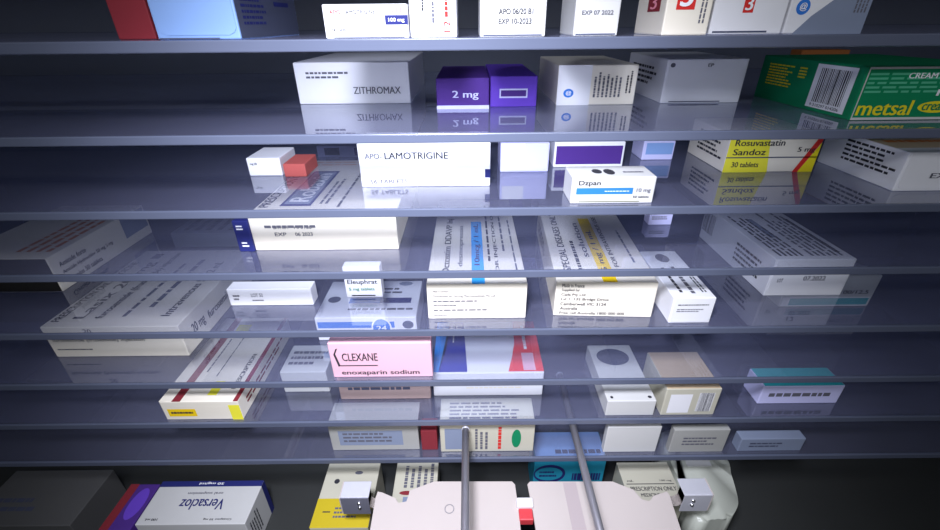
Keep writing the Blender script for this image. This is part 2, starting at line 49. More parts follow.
  {'x': -0.0866, 'y': 0.0041, 'z': -0.3062, 'w': 0.0978, 'd': 0.012, 'h': 0.0427, 'yaw': 0, 'shelf': 5, 'colour': 'ink_blush', 'flap': 0, 'label': 'pink blush carton standing upright with two lines of dark lettering', 'dec': [('t', 'front', 0.12, 0.5, 0.47, 0.72, 'CLEXANE', 'ink_black', 0), ('p', 'front', [(0.07, 0.32), (0.09, 0.36), (0.06, 0.7), (0.09, 0.86), (0.07, 0.84), (0.04, 0.68)], 'ink_black'), ('r', 'front', 0.08, 0.34, 0.46, 0.37, 'ink_black'), ('t', 'front', 0.09, 0.06, 0.87, 0.22, 'enoxaparin sodium', 'ink_black', 0)]},
  {'x': -0.2786, 'y': 0.0026, 'z': -0.3618, 'w': 0.0803, 'd': 0.1436, 'h': 0.026, 'yaw': 0, 'shelf': 6, 'colour': 'paper_cream', 'flap': 0, 'label': 'long flat cream carton with maroon side stripes and yellow patches on its front', 'dec': [('r', 'top', 0.0, 0, 0.07, 1, 'paper_cream'), ('r', 'top', 0.16, 0.0, 0.27, 1, 'ink_maroon'), ('r', 'top', 0.94, 0, 1, 1, 'ink_maroon'), ('r', 'top', 0.56, 0.06, 0.68, 0.2, 'ink_lemon'), ('t', 'top', 0.82, 0.12, 0.88, 0.5, 'PRESCRIPTION', 'ink_black', 90), ('l', 'top', 0.32, 0.3, 0.37, 0.7, 1, 'ink_soft', 90), ('l', 'top', 0.5, 0.25, 0.53, 0.85, 1, 'ink_soft', 90), ('r', 'front', 0.06, 0.2, 0.42, 0.6, 'ink_gold'), ('l2', 'front', 0.1, 0.3, 0.38, 0.5, 1, 'ink_black', 0), ('r', 'front', 0.86, 0.0, 1, 0.8, 'ink_lemon'), ('l', 'right', 0.1, 0.3, 0.9, 0.7, 2, 'ink_maroon', 0), ('r', 'top', 0.3, 0.78, 0.5, 0.9, 'ink_lemon')]},
  {'x': -0.1838, 'y': 0.0403, 'z': -0.3618, 'w': 0.0504, 'd': 0.0455, 'h': 0.0297, 'yaw': 0, 'shelf': 6, 'colour': 'paper_grey', 'flap': 0, 'label': 'grey white carton on the seventh shelf left of the tan carton', 'dec': [('l', 'top', 0.1, 0.2, 0.9, 0.8, 3, 'ink_soft', 0)]},
  {'x': -0.0938, 'y': 0.0287, 'z': -0.3618, 'w': 0.0989, 'd': 0.0123, 'h': 0.0393, 'yaw': 0, 'shelf': 6, 'colour': 'ink_tan', 'flap': 0, 'label': 'tan carton below the pink blush carton, seen under its shelf', 'dec': [('l', 'front', 0.1, 0.3, 0.8, 0.5, 1, 'ink_slate', 0)]},
  {'x': 0.0186, 'y': 0.0325, 'z': -0.3618, 'w': 0.1196, 'd': 0.091, 'h': 0.0331, 'yaw': 0, 'shelf': 6, 'colour': 'paper_white', 'flap': 0, 'label': 'white carton with blue corner and red curved stripe on its top', 'dec': [('p', 'top', [(0, 0.02), (0.05, 0.02), (0.11, 0.45), (0.14, 1), (0.0, 1)], 'ink_sky2'), ('p', 'top', [(0.05, 0.02), (0.31, 0.02), (0.31, 0.07), (0.27, 1), (0.13, 1)], 'ink_deepblue'), ('l2', 'top', 0.16, 0.56, 0.19, 0.95, 1, 'ink_white', 90), ('p', 'top', [(0.68, 0.02), (1, 0.02), (1, 1), (0.78, 1), (0.77, 0.55), (0.73, 0.28)], 'ink_red2'), ('r2', 'top', 0.82, 0.04, 0.93, 0.35, 'ink_blush'), ('l2', 'top', 0.84, 0.42, 0.9, 0.9, 1, 'ink_white', 90), ('t', 'front', 0.03, 0.55, 0.14, 0.7, 'APX 5mg', 'ink_soft', 0), ('l', 'front', 0.3, 0.3, 0.8, 0.42, 1, 'paper_cream', 0)]},
  {'x': 0.165, 'y': 0.0025, 'z': -0.3618, 'w': 0.0504, 'd': 0.0887, 'h': 0.0211, 'yaw': 0, 'shelf': 6, 'colour': 'paper_grey', 'flap': 0, 'label': 'white carton with a dark oval on its top, right of the guide rods', 'dec': [('e', 'top', 0.12, 0.6, 0.85, 0.92, 'ink_slate'), ('e', 'top', 0.85, 0.04, 0.93, 0.08, 'ink_black'), ('e', 'top', 0.08, 0.04, 0.14, 0.08, 'ink_black')]},
  {'x': 0.2253, 'y': 0.0025, 'z': -0.3618, 'w': 0.0557, 'd': 0.0564, 'h': 0.0371, 'yaw': 0, 'shelf': 6, 'colour': 'paper_beige', 'flap': 0, 'label': 'cream carton with a barcode on its front and tan stained top', 'dec': [('r', 'top', 0, 0, 1, 1, 'ink_kraft'), ('b', 'front', 0.62, 0.15, 0.9, 0.85, 0), ('r', 'front', 0.1, 0.1, 0.5, 0.8, 'paper_white')]},
  {'x': 0.3498, 'y': 0.0167, 'z': -0.3618, 'w': 0.0854, 'd': 0.0272, 'h': 0.0256, 'yaw': 0, 'shelf': 6, 'colour': 'paper_lilac', 'flap': 0, 'label': 'pale carton with teal top at the right of the seventh shelf', 'dec': [('r', 'top', 0, 0, 1, 1, 'ink_teal'), ('l', 'front', 0.1, 0.3, 0.9, 0.7, 1, 'ink_soft', 0)]},
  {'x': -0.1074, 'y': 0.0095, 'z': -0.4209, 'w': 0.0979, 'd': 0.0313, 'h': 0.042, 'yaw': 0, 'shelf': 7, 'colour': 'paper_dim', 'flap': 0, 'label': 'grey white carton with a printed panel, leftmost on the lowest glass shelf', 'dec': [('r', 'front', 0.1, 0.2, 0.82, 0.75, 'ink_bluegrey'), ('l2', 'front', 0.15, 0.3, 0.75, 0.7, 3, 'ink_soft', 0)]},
  {'x': -0.047, 'y': 0.0088, 'z': -0.4209, 'w': 0.018, 'd': 0.0179, 'h': 0.031, 'yaw': 0, 'shelf': 7, 'colour': 'ink_maroon', 'flap': 0, 'label': 'narrow maroon carton on the lowest glass shelf between two pale cartons', 'dec': []},
  {'x': 0.0171, 'y': 0.0061, 'z': -0.4209, 'w': 0.1031, 'd': 0.037, 'h': 0.0442, 'yaw': 0, 'shelf': 7, 'colour': 'paper_beige', 'flap': 0, 'label': 'cream carton with a green pill mark on the lowest glass shelf', 'dec': [('r', 'front', 0.05, 0.1, 0.25, 0.85, 'ink_bluegrey'), ('l', 'front', 0.36, 0.1, 0.52, 0.9, 3, 'ink_soft', 90), ('l', 'front', 0.6, 0.1, 0.67, 0.9, 1, 'ink_red', 90), ('e', 'front', 0.76, 0.15, 0.86, 0.8, 'ink_green'), ('l', 'top', 0.1, 0.15, 0.9, 0.85, 5, 'ink_soft', 0)]},
  {'x': 0.1754, 'y': 0.0037, 'z': -0.4209, 'w': 0.0582, 'd': 0.008, 'h': 0.0403, 'yaw': 0, 'shelf': 7, 'colour': 'paper_grey', 'flap': 0, 'label': 'white carton on the lowest glass shelf below the dark oval carton', 'dec': [('r', 'front', 0.12, 0.6, 0.5, 0.8, 'paper_grey')]},
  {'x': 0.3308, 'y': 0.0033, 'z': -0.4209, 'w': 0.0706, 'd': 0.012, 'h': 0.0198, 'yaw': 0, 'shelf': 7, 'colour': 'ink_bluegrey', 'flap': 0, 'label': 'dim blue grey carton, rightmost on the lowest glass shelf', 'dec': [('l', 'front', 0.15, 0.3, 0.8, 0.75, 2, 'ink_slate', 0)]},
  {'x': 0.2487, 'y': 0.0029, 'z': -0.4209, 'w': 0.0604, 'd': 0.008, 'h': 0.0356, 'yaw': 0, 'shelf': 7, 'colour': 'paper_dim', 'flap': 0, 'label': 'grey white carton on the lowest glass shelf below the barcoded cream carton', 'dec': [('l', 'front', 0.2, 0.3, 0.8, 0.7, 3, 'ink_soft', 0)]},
  {'x': -0.3137, 'y': -0.0351, 'z': -0.5394, 'w': 0.1224, 'd': 0.0525, 'h': 0.055, 'yaw': 0, 'shelf': 8, 'colour': 'paper_grey', 'flap': 0, 'label': 'white bottle carton with upside down navy name on top, bottom left', 'dec': [('r', 'top', 0, 0.86, 1, 1, 'ink_navy'), ('t', 'top', 0.3, 0.32, 0.72, 0.56, 'Versacloz', 'ink_navy', 180), ('t', 'top', 0.32, 0.66, 0.66, 0.74, 'oral suspension', 'ink_soft', 180), ('t2', 'top', 0.38, 0.9, 0.62, 0.97, '50 mg/ml', 'ink_white', 180), ('t', 'top', 0.06, 0.08, 0.18, 0.13, '100 mL', 'ink_black', 180), ('t', 'top', 0.6, 0.08, 0.86, 0.13, 'Clozapine 50 mg', 'ink_black', 180), ('l', 'right', 0.1, 0.2, 0.5, 0.9, 5, 'ink_black', 90), ('r', 'right', 0.85, 0, 1, 1, 'ink_navy')]},
  {'x': -0.397, 'y': -0.0381, 'z': -0.5394, 'w': 0.0352, 'd': 0.0551, 'h': 0.051, 'yaw': 0, 'shelf': 8, 'colour': 'ink_purple_dark', 'flap': 0, 'label': 'dark purple carton against the left side of the upside down named carton', 'dec': [('r', 'top', 0, 0, 0.3, 1, 'ink_maroon'), ('e', 'top', 0.4, 0.2, 0.9, 0.9, 'ink_purple')]},
  {'x': -0.1456, 'y': -0.0434, 'z': -0.5394, 'w': 0.0639, 'd': 0.0801, 'h': 0.06, 'yaw': 0, 'shelf': 8, 'colour': 'paper_beige', 'flap': 0, 'label': 'yellow and white carton beneath the left metal bracket', 'dec': [('r', 'top', 0, 0, 1, 0.42, 'ink_mustard'), ('e', 'top', 0.2, 0.65, 0.3, 0.73, 'ink_black'), ('l2', 'top', 0.35, 0.12, 0.85, 0.3, 3, 'ink_soft', 0), ('e', 'top', 0.55, 0.8, 0.7, 0.86, 'ink_soft'), ('l2', 'top', 0.15, 0.2, 0.28, 0.24, 1, 'ink_black', 0)]},
  {'x': -0.0671, 'y': -0.016, 'z': -0.5394, 'w': 0.0513, 'd': 0.0532, 'h': 0.06, 'yaw': 0, 'shelf': 8, 'colour': 'paper_beige', 'flap': 0, 'label': 'cream lined carton whose corner shows behind the left carrier plate', 'dec': [('l', 'top', 0.2, 0.35, 0.95, 0.98, 5, 'ink_soft', 90), ('e', 'top', 0.15, 0.18, 0.5, 0.28, 'ink_maroon'), ('r', 'top', 0.25, 0.02, 0.9, 0.14, 'ink_bluegrey')]},
  {'x': 0.1216, 'y': 0.0319, 'z': -0.5394, 'w': 0.0884, 'd': 0.0404, 'h': 0.07, 'yaw': 0, 'shelf': 8, 'colour': 'ink_teal2', 'flap': 0, 'label': 'teal fronted carton with dark pill outline behind the carrier plates', 'dec': [('r', 'top', 0, 0, 1, 1, 'paper_blue'), ('l', 'top', 0.3, 0.1, 0.95, 0.4, 1, 'ink_slate', 0), ('e', 'front', 0.0, 0.35, 0.45, 0.85, 'ink_navy'), ('e2', 'front', 0.02, 0.42, 0.41, 0.78, 'ink_teal2'), ('l3', 'front', 0.08, 0.5, 0.35, 0.7, 2, 'ink_navy', 0), ('l', 'front', 0.55, 0.3, 0.95, 0.7, 1, 'ink_navy', 0)]},
  {'x': 0.2086, 'y': -0.0207, 'z': -0.5394, 'w': 0.0621, 'd': 0.0512, 'h': 0.065, 'yaw': 0, 'shelf': 8, 'colour': 'paper_beige', 'flap': 0, 'label': 'cream carton with black warning print beside the right metal bracket', 'dec': [('r', 'top', 0.05, 0.42, 0.95, 0.44, 'ink_black'), ('t', 'top', 0.1, 0.26, 0.95, 0.36, 'PRESCRIPTION ONLY', 'ink_black', 0), ('t', 'top', 0.25, 0.12, 0.6, 0.2, 'MEDICINE', 'ink_black', 0), ('t', 'top', 0.08, 0.48, 0.2, 0.53, 'mL', 'ink_black', 0), ('t', 'top', 0.7, 0.48, 0.92, 0.53, '100 mg', 'ink_black', 0)]},
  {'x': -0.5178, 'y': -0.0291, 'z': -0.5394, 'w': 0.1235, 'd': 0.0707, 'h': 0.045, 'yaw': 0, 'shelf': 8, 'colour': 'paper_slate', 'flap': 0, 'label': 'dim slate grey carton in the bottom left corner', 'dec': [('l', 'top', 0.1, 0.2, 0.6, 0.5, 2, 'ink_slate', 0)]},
]


# ------------------------------------------------------------------ materials
def new_mat(name):
    m = bpy.data.materials.new(name); m.use_nodes = True
    return m, m.node_tree.nodes, m.node_tree.links

def principled(name, col, rough=.5, metal=0., spec=.5, noise=0., nscale=60., bump=0.):
    m, N, L = new_mat(name)
    p = N['Principled BSDF']
    p.inputs['Base Color'].default_value = (*col, 1)
    p.inputs['Roughness'].default_value = rough
    p.inputs['Metallic'].default_value = metal
    p.inputs['Specular IOR Level'].default_value = spec
    if noise or bump:
        tc = N.new('ShaderNodeTexCoord'); nz = N.new('ShaderNodeTexNoise')
        nz.inputs['Scale'].default_value = nscale; nz.inputs['Detail'].default_value = 4
        L.new(tc.outputs['Object'], nz.inputs['Vector'])
    if noise:
        mx = N.new('ShaderNodeMix'); mx.data_type = 'RGBA'
        mx.inputs[6].default_value = (*[c*(1-noise) for c in col], 1)
        mx.inputs[7].default_value = (*[min(1, c*(1+noise)) for c in col], 1)
        L.new(nz.outputs['Fac'], mx.inputs[0]); L.new(mx.outputs[2], p.inputs['Base Color'])
    if bump:
        bp = N.new('ShaderNodeBump'); bp.inputs['Strength'].default_value = bump
        bp.inputs['Distance'].default_value = .0004
        L.new(nz.outputs['Fac'], bp.inputs['Height']); L.new(bp.outputs['Normal'], p.inputs['Normal'])
    return m

PAPER = {'paper_white': (.80, .80, .83), 'paper_cream': (.80, .745, .63), 'paper_grey': (.58, .58, .57),
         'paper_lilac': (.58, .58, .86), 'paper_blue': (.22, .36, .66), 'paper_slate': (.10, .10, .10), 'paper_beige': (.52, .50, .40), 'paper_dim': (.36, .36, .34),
         'ink_blush': (.78, .46, .55), 'ink_tan': (.42, .30, .28), 'ink_kraft': (.55, .42, .27)}
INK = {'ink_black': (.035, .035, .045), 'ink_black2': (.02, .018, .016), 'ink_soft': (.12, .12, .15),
       'ink_slate': (.07, .08, .13), 'ink_navy': (.02, .025, .14), 'ink_deepblue': (.02, .03, .32),
       'ink_blue': (.03, .18, .62), 'ink_sky': (.04, .36, .80), 'ink_sky2': (.02, .28, .80),
       'ink_bluegrey': (.22, .26, .36), 'ink_teal': (.03, .38, .42), 'ink_teal2': (.02, .27, .40),
       'ink_green': (.005, .22, .09), 'ink_mint': (.09, .45, .26), 'ink_olive': (.18, .18, .12),
       'ink_red': (.62, .03, .025), 'ink_red2': (.80, .06, .06), 'ink_maroon': (.22, .025, .035),
       'ink_pink': (.80, .28, .36), 'ink_salmon': (.42, .09, .08), 'ink_peach': (.78, .50, .33),
       'ink_orange': (.50, .17, .05), 'ink_yellow': (.82, .68, .02), 'ink_lemon': (.80, .74, .05),
       'ink_gold': (.86, .58, .01), 'ink_mustard': (.52, .40, .02), 'ink_purple': (.14, .06, .52),
       'ink_purple_dark': (.075, .03, .22), 'ink_white': (.86, .86, .88)}
MAT = {}
for k, c in PAPER.items(): MAT[k] = principled(k, c, .42, 0, .45, .04, 35., .12)
for k, c in INK.items(): MAT[k] = principled(k, c, .6, 0, .15, .04, 50.)

def glass_material():
    m, N, L = new_mat('shelf_glass')
    for n in list(N): N.remove(n)
    out = N.new('ShaderNodeOutputMaterial')
    geo = N.new('ShaderNodeNewGeometry')
    dot = N.new('ShaderNodeVectorMath'); dot.operation = 'DOT_PRODUCT'
    L.new(geo.outputs['Normal'], dot.inputs[0]); L.new(geo.outputs['Incoming'], dot.inputs[1])
    ab = N.new('ShaderNodeMath'); ab.operation = 'ABSOLUTE'; L.new(dot.outputs['Value'], ab.inputs[0])
    om = N.new('ShaderNodeMath'); om.operation = 'SUBTRACT'; om.inputs[0].default_value = 1; L.new(ab.outputs[0], om.inputs[1])
    pw = N.new('ShaderNodeMath'); pw.operation = 'POWER'; pw.inputs[1].default_value = 4.2; L.new(om.outputs[0], pw.inputs[0])
    ma = N.new('ShaderNodeMath'); ma.operation = 'MULTIPLY_ADD'; ma.inputs[1].default_value = .80; ma.inputs[2].default_value = .16
    L.new(pw.outputs[0], ma.inputs[0])
    tr = N.new('ShaderNodeBsdfTransparent'); tr.inputs[0].default_value = (.95, .965, .99, 1)
    gl = N.new('ShaderNodeBsdfGlossy'); gl.inputs['Roughness'].default_value = .012; gl.inputs[0].default_value = (.92, .94, 1, 1)
    mx = N.new('ShaderNodeMixShader')
    L.new(ma.outputs[0], mx.inputs[0]); L.new(tr.outputs[0], mx.inputs[1]); L.new(gl.outputs[0], mx.inputs[2])
    # patchy lilac haze, a dusty film that paints the glow into the pane
    df = N.new('ShaderNodeBsdfDiffuse'); df.inputs[0].default_value = (.50, .52, .80, 1)
    tc = N.new('ShaderNodeTexCoord'); nz = N.new('ShaderNodeTexNoise'); nz.inputs['Scale'].default_value = 7; nz.inputs['Detail'].default_value = 5
    L.new(tc.outputs['Object'], nz.inputs['Vector'])
    mr = N.new('ShaderNodeMapRange'); mr.inputs[3].default_value = HAZE*.7; mr.inputs[4].default_value = HAZE*1.3
    L.new(nz.outputs['Fac'], mr.inputs[0])
    m2 = N.new('ShaderNodeMixShader'); L.new(mr.outputs[0], m2.inputs[0])
    L.new(mx.outputs[0], m2.inputs[1]); L.new(df.outputs[0], m2.inputs[2])
    L.new(m2.outputs[0], out.inputs[0])
    return m
HAZE = .10
M_GLASS = glass_material()
M_UNDER = M_GLASS.copy(); M_UNDER.name = 'shelf_glass_underside'
for n in M_UNDER.node_tree.nodes:
    if n.type == 'MATH' and n.operation == 'MULTIPLY_ADD': n.inputs[1].default_value = .10; n.inputs[2].default_value = .02
    if n.type == 'MAP_RANGE': n.inputs[3].default_value = 0; n.inputs[4].default_value = .01
M_EDGE = principled('ground_glass_edge', (.10, .115, .17), .25, 0, .5, .12, 14.)
M_WALL = principled('blue_grey_cabinet_metal', (.14, .155, .205), .5, .0, .4, .15, 6.)
M_FLOOR = principled('dark_tray_rubber', (.035, .037, .036), .6, 0, .3, .15, 12.)
M_PLATE = principled('cream_enamel', (.53, .47, .44), .4, 0, .4, .02, 20.)
M_STEEL = principled('brushed_steel', (.70, .70, .76), .35, .35, .5, .06, 60.)
M_DSTEEL = principled('dull_steel', (.36, .35, .38), .42, .7, .5, .08, 60.)
M_SCREW = principled('bright_screw', (.85, .85, .85), .2, 1.)
M_BAG = principled('milky_film', (.50, .52, .45), .35, 0, .5, .06, 30., .3)
M_RED = principled('red_clip_plastic', (.60, .05, .06), .4)
M_WCLIP = principled('white_clip_plastic', (.80, .78, .80), .4)

# ------------------------------------------------------------------ helpers
def empty(name, loc, yaw=0.):
    o = bpy.data.objects.new(name, None); COL.objects.link(o)
    o.location = loc; o.rotation_euler = (0, 0, math.radians(yaw)); o.empty_display_size = .01
    return o

def tag(o, label=None, cat=None, group=None, kind=None):
    if label: o['label'] = label
    if cat: o['category'] = cat
    if group: o['group'] = group
    if kind: o['kind'] = kind
    return o

def link_bm(name, bm, mats, parent=None, loc=None):
    me = bpy.data.meshes.new(name); bm.to_mesh(me); bm.free()
    for m in (mats if isinstance(mats, (list, tuple)) else [mats]): me.materials.append(m)
    o = bpy.data.objects.new(name, me); COL.objects.link(o)
    if parent: o.parent = parent
    if loc: o.location = loc
    return o

def box_bm(x0, x1, y0, y1, z0, z1, bevel=0., seg=2, bm=None):
    b = bmesh.new()
    vs = [b.verts.new((x, y, z)) for z in (z0, z1) for y in (y0, y1) for x in (x0, x1)]
    for f in ((0, 2, 3, 1), (4, 5, 7, 6), (0, 1, 5, 4), (2, 6, 7, 3), (0, 4, 6, 2), (1, 3, 7, 5)):
        b.faces.new([vs[i] for i in f])
    if bevel: bmesh.ops.bevel(b, geom=list(b.edges), offset=bevel, segments=seg, affect='EDGES', profile=.5)
    if bm is None: return b
    me = bpy.data.meshes.new('t'); b.to_mesh(me); b.free(); bm.from_mesh(me); bpy.data.meshes.remove(me)
    return bm

def prism_bm(pts, z0, z1, bevel=0., seg=2):
    b = bmesh.new()
    a = sum(pts[i][0]*pts[(i+1) % len(pts)][1]-pts[(i+1) % len(pts)][0]*pts[i][1] for i in range(len(pts)))
    if a < 0: pts = pts[::-1]
    lo = [b.verts.new((x, y, z0)) for x, y in pts]; hi = [b.verts.new((x, y, z1)) for x, y in pts]
    b.faces.new(lo[::-1]); b.faces.new(hi)
    n = len(pts)
    for i in range(n): b.faces.new((lo[i], lo[(i+1) % n], hi[(i+1) % n], hi[i]))
    if bevel: bmesh.ops.bevel(b, geom=[e for e in b.edges if abs(e.verts[0].co.z-e.verts[1].co.z) < 1e-7], offset=bevel, segments=seg, affect='EDGES')
    return b

def cyl_bm(p0, p1, r, n=20, bm=None, bevel=0.):
    p0, p1 = Vector(p0), Vector(p1); d = p1-p0
    b = bmesh.new()
    bmesh.ops.create_cone(b, cap_ends=True, segments=n, radius1=r, radius2=r, depth=d.length,
                          matrix=Matrix.Translation((p0+p1)/2) @ d.to_track_quat('Z', 'Y').to_matrix().to_4x4())
    for f in b.faces:
        if len(f.verts) == 4: f.smooth = True
    if bm is None: return b
    me = bpy.data.meshes.new('t'); b.to_mesh(me); b.free(); bm.from_mesh(me); bpy.data.meshes.remove(me)
    return bm

_text = {}
def text_geo(s):
    """outline of the words as (verts, faces), normalised to a unit box"""
    if s in _text: return _text[s]
    cu = bpy.data.curves.new('words', 'FONT'); cu.body = s; cu.resolution_u = 3
    ob = bpy.data.objects.new('words', cu); COL.objects.link(ob)
    bpy.context.view_layer.update()
    me = bpy.data.meshes.new_from_object(ob.evaluated_get(bpy.context.evaluated_depsgraph_get()))
    v = [tuple(p.co) for p in me.vertices]; f = [tuple(p.vertices) for p in me.polygons]
    bpy.data.objects.remove(ob); bpy.data.curves.remove(cu); bpy.data.meshes.remove(me)
    x0 = min(p[0] for p in v); x1 = max(p[0] for p in v); y0 = min(p[1] for p in v); y1 = max(p[1] for p in v)
    v = [((p[0]-x0)/(x1-x0), (p[1]-y0)/(y1-y0)) for p in v]
    # a second strike beside the first makes the weight of print
    n = len(v); dx = .035/(x1-x0)
    v = [(a*(1-dx), c, 0) for a, c in v]+[(a*(1-dx)+dx, c, 1) for a, c in v]
    f = f+[tuple(i+n for i in q) for q in f]
    _text[s] = (v, f)
    return _text[s]

# ------------------------------------------------------------------ cartons
def faces_of(w, d, h, off):
    return {'front': (Vector((-w/2, -off, 0)), Vector((w, 0, 0)), Vector((0, 0, h)), Vector((0, -1, 0))),
            'top': (Vector((-w/2, 0, h)), Vector((w, 0, 0)), Vector((0, d, 0)), Vector((0, 0, 1))),
            'left': (Vector((-w/2, d, 0)), Vector((0, -d, 0)), Vector((0, 0, h)), Vector((-1, 0, 0))),
            'right': (Vector((w/2, 0, 0)), Vector((0, d, 0)), Vector((0, 0, h)), Vector((1, 0, 0)))}

def make_carton(B):
    w, d, h = B['w'], B['d'], B['h']
    root = empty('medicine_carton', (B['x'], B['y'], B['z']), B['yaw'])
    on = 'on the cabinet floor' if B['shelf'] == 8 else 'on the glass shelves'
    tag(root, B['label'], 'box', 'medicine cartons '+on)
    body = MAT[B['colour']]
    link_bm('carton', box_bm(-w/2, w/2, 0, d, 0.0001, h, min(.0009, d*.1), 2), body, root)
    off = 0
    if B['flap']:
        off = .0005
        x0, x1, z0, z1, r = -w*.475, w*.475, h*.07, h*.985, h*.12
        pts = [(x0, z1), (x0, z0+r), (x0+r*.4, z0+r*.35), (x0+r*1.2, z0), (x1-r*1.2, z0), (x1-r*.4, z0+r*.35), (x1, z0+r), (x1, z1)]
        b = bmesh.new()
        A = [b.verts.new((p[0], -off, p[1])) for p in pts]; Cc = [b.verts.new((p[0], .0002, p[1])) for p in pts]
        b.faces.new(A); n = len(A)
        for i in range(n): b.faces.new((A[(i+1) % n], A[i], Cc[i], Cc[(i+1) % n]))
        bmesh.ops.recalc_face_normals(b, faces=b.faces)
        link_bm('tuck_flap', b, body, root)
    F = faces_of(w, d, h, off)
    rnd = random.Random(B['label'])
    parts = {}
    def bm_for(part, mat):
        key = (part, mat, face)
        if key not in parts: parts[key] = bmesh.new()
        return parts[key]
    def put(bm, face, polys, lift):
        o, U, V, n = F[face]
        for poly in polys:
            vs = [bm.verts.new(o+U*u+V*v+n*lift) for u, v in poly]
            f = bm.faces.new(vs); f.normal_update()
            if f.normal.dot(n) < 0: f.normal_flip()
    for dc in B['dec']:
        t, face = dc[0], dc[1]
        lvl = int(t[1]) if len(t) > 1 else 1
        t = t[0]
        lift = .00012*lvl
        if t == 'r':
            u0, v0, u1, v1, m = dc[2:]
            full = (u1-u0 > .97 and v1-v0 > .97)
            e = .012 if full else 0
            put(bm_for('printed_panel' if full else 'colour_band', m), face, [[(u0+e, v0+e), (u1-e, v0+e), (u1-e, v1-e), (u0+e, v1-e)]], lift)
        elif t == 'p':
            pts, m = dc[2:]
            put(bm_for('colour_band', m), face, [pts], lift)
        elif t == 'e':
            u0, v0, u1, v1, m = dc[2:]
            cu, cv, ru, rv = (u0+u1)/2, (v0+v1)/2, (u1-u0)/2, (v1-v0)/2
            put(bm_for('printed_badge', m), face, [[(cu+ru*math.cos(a*math.pi/16), cv+rv*math.sin(a*math.pi/16)) for a in range(32)]], lift)
        elif t == 'b':
            u0, v0, u1, v1, rot = dc[2:]
            put(bm_for('barcode', 'ink_white'), face, [[(u0, v0), (u1, v0), (u1, v1), (u0, v1)]], lift+.00008)
            u = u0+(u1-u0)*.03; bars = []
            while u < u1-(u1-u0)*.04:
                bw = (u1-u0)*rnd.choice((.014, .014, .028, .042))
                bars.append([(u, v0), (min(u+bw, u1), v0), (min(u+bw, u1), v1), (u, v1)])
                u += bw+(u1-u0)*rnd.choice((.016, .03, .03))
            put(bm_for('barcode', 'ink_black'), face, bars, lift+.00020)
        elif t == 'l':      # small print, too small to read in the photo
            u0, v0, u1, v1, n, m, rot = dc[2:]
            polys = []
            for i in range(n):
                s0 = (i+.22)/n; s1 = (i+.70)/n
                pos = 0.; end = 1. if n == 1 else rnd.uniform(.7, 1.)
                while pos < end-.03:
                    ln = min(rnd.uniform(.05, .16), end-pos)
                    a0, a1 = pos, pos+ln
                    if rot == 0: polys.append([(u0+(u1-u0)*a, v1-(v1-v0)*b) for a, b in ((a0, s0), (a1, s0), (a1, s1), (a0, s1))])
                    else: polys.append([(u0+(u1-u0)*b, v0+(v1-v0)*a) for a, b in ((a0, s0), (a1, s0), (a1, s1), (a0, s1))])
                    pos += ln+.022
            put(bm_for('small_print', m), face, polys, lift+.00014)
        elif t == 't':
            u0, v0, u1, v1, s, m, rot = dc[2:]
            v, f = text_geo(s)
            bm = bm_for('lettering', m); o, U, V, nn = F[face]
            vs = []
            for a, c, up_ in v:
                if rot == 90: a, c = 1-c, a
                elif rot == 180: a, c = 1-a, 1-c
                vs.append(bm.verts.new(o+U*(u0+(u1-u0)*a)+V*(v0+(v1-v0)*c)+nn*(lift+.0003+.00008*up_)))
            for p in f:
                try: g = bm.faces.new([vs[i] for i in p])
                except ValueError: continue
                g.normal_update()
                if g.normal.dot(nn) < 0: g.normal_flip()
    for (part, mat, side), bm in parts.items():
        link_bm(part, bm, MAT[mat], root)
    return root

for B in BOXES: make_carton(B)

# ------------------------------------------------------------------ glass shelves
SX, SD = .86, .44
WORD = ['topmost', 'second', 'third', 'fourth', 'fifth', 'sixth', 'seventh', 'eighth and lowest']
for i, z in enumerate(GEO['Z']):
    top = z+.0035
    eh = .0072 if i == 0 else .0066
    s = empty('glass_shelf', (0, 0, top))
    tag(s, 'clear glass shelf with a grey edge, '+WORD[i]+' from the top of the picture', 'shelf', 'glass shelves of the cabinet')
    b = box_bm(-SX, SX, .0, SD, -.0025, 0)
    for f in b.faces: f.material_index = 0 if f.normal.z > .5 or abs(f.calc_center_median().z) < 1e-5 else 1
    link_bm('glass_pane', b, [M_GLASS, M_UNDER], s)
    link_bm('front_edge', box_bm(-SX, SX, -.003, .0, -eh, .0002, .0008, 2), M_EDGE, s)
    link_bm('rear_edge', box_bm(-SX, SX, SD, SD+.003, -eh, .0002, .0008, 2), M_EDGE, s)

# ------------------------------------------------------------------ picking head in front of the shelves
zp = GEO['zp']
head = empty('picking_head', (.05, -.1, zp-.03))
tag(head, 'cream and steel robot picking head reaching under the shelves, bottom centre', 'machine')
def hp(name, bm, m, parent=None): # world-space mesh parented to the head
    par = parent or head
    o = link_bm(name, bm, m, par)
    if parent is None: o.location = -head.location
    return o
FRONT = -.24
L = GEO['left_plate']; Rr = GEO['right_plate']
lpoly = L+[(.0475, -.05), (.046, FRONT), (-.098, FRONT)]
rpoly = Rr+[(.2035, -.08), (.200, FRONT), (.066, FRONT), (.0615, -.05)]
pl = hp('carrier_plate', prism_bm(lpoly, zp-.003, zp, .0008), M_PLATE)
pr = hp('carrier_plate', prism_bm(rpoly, zp-.003, zp, .0008), M_PLATE)
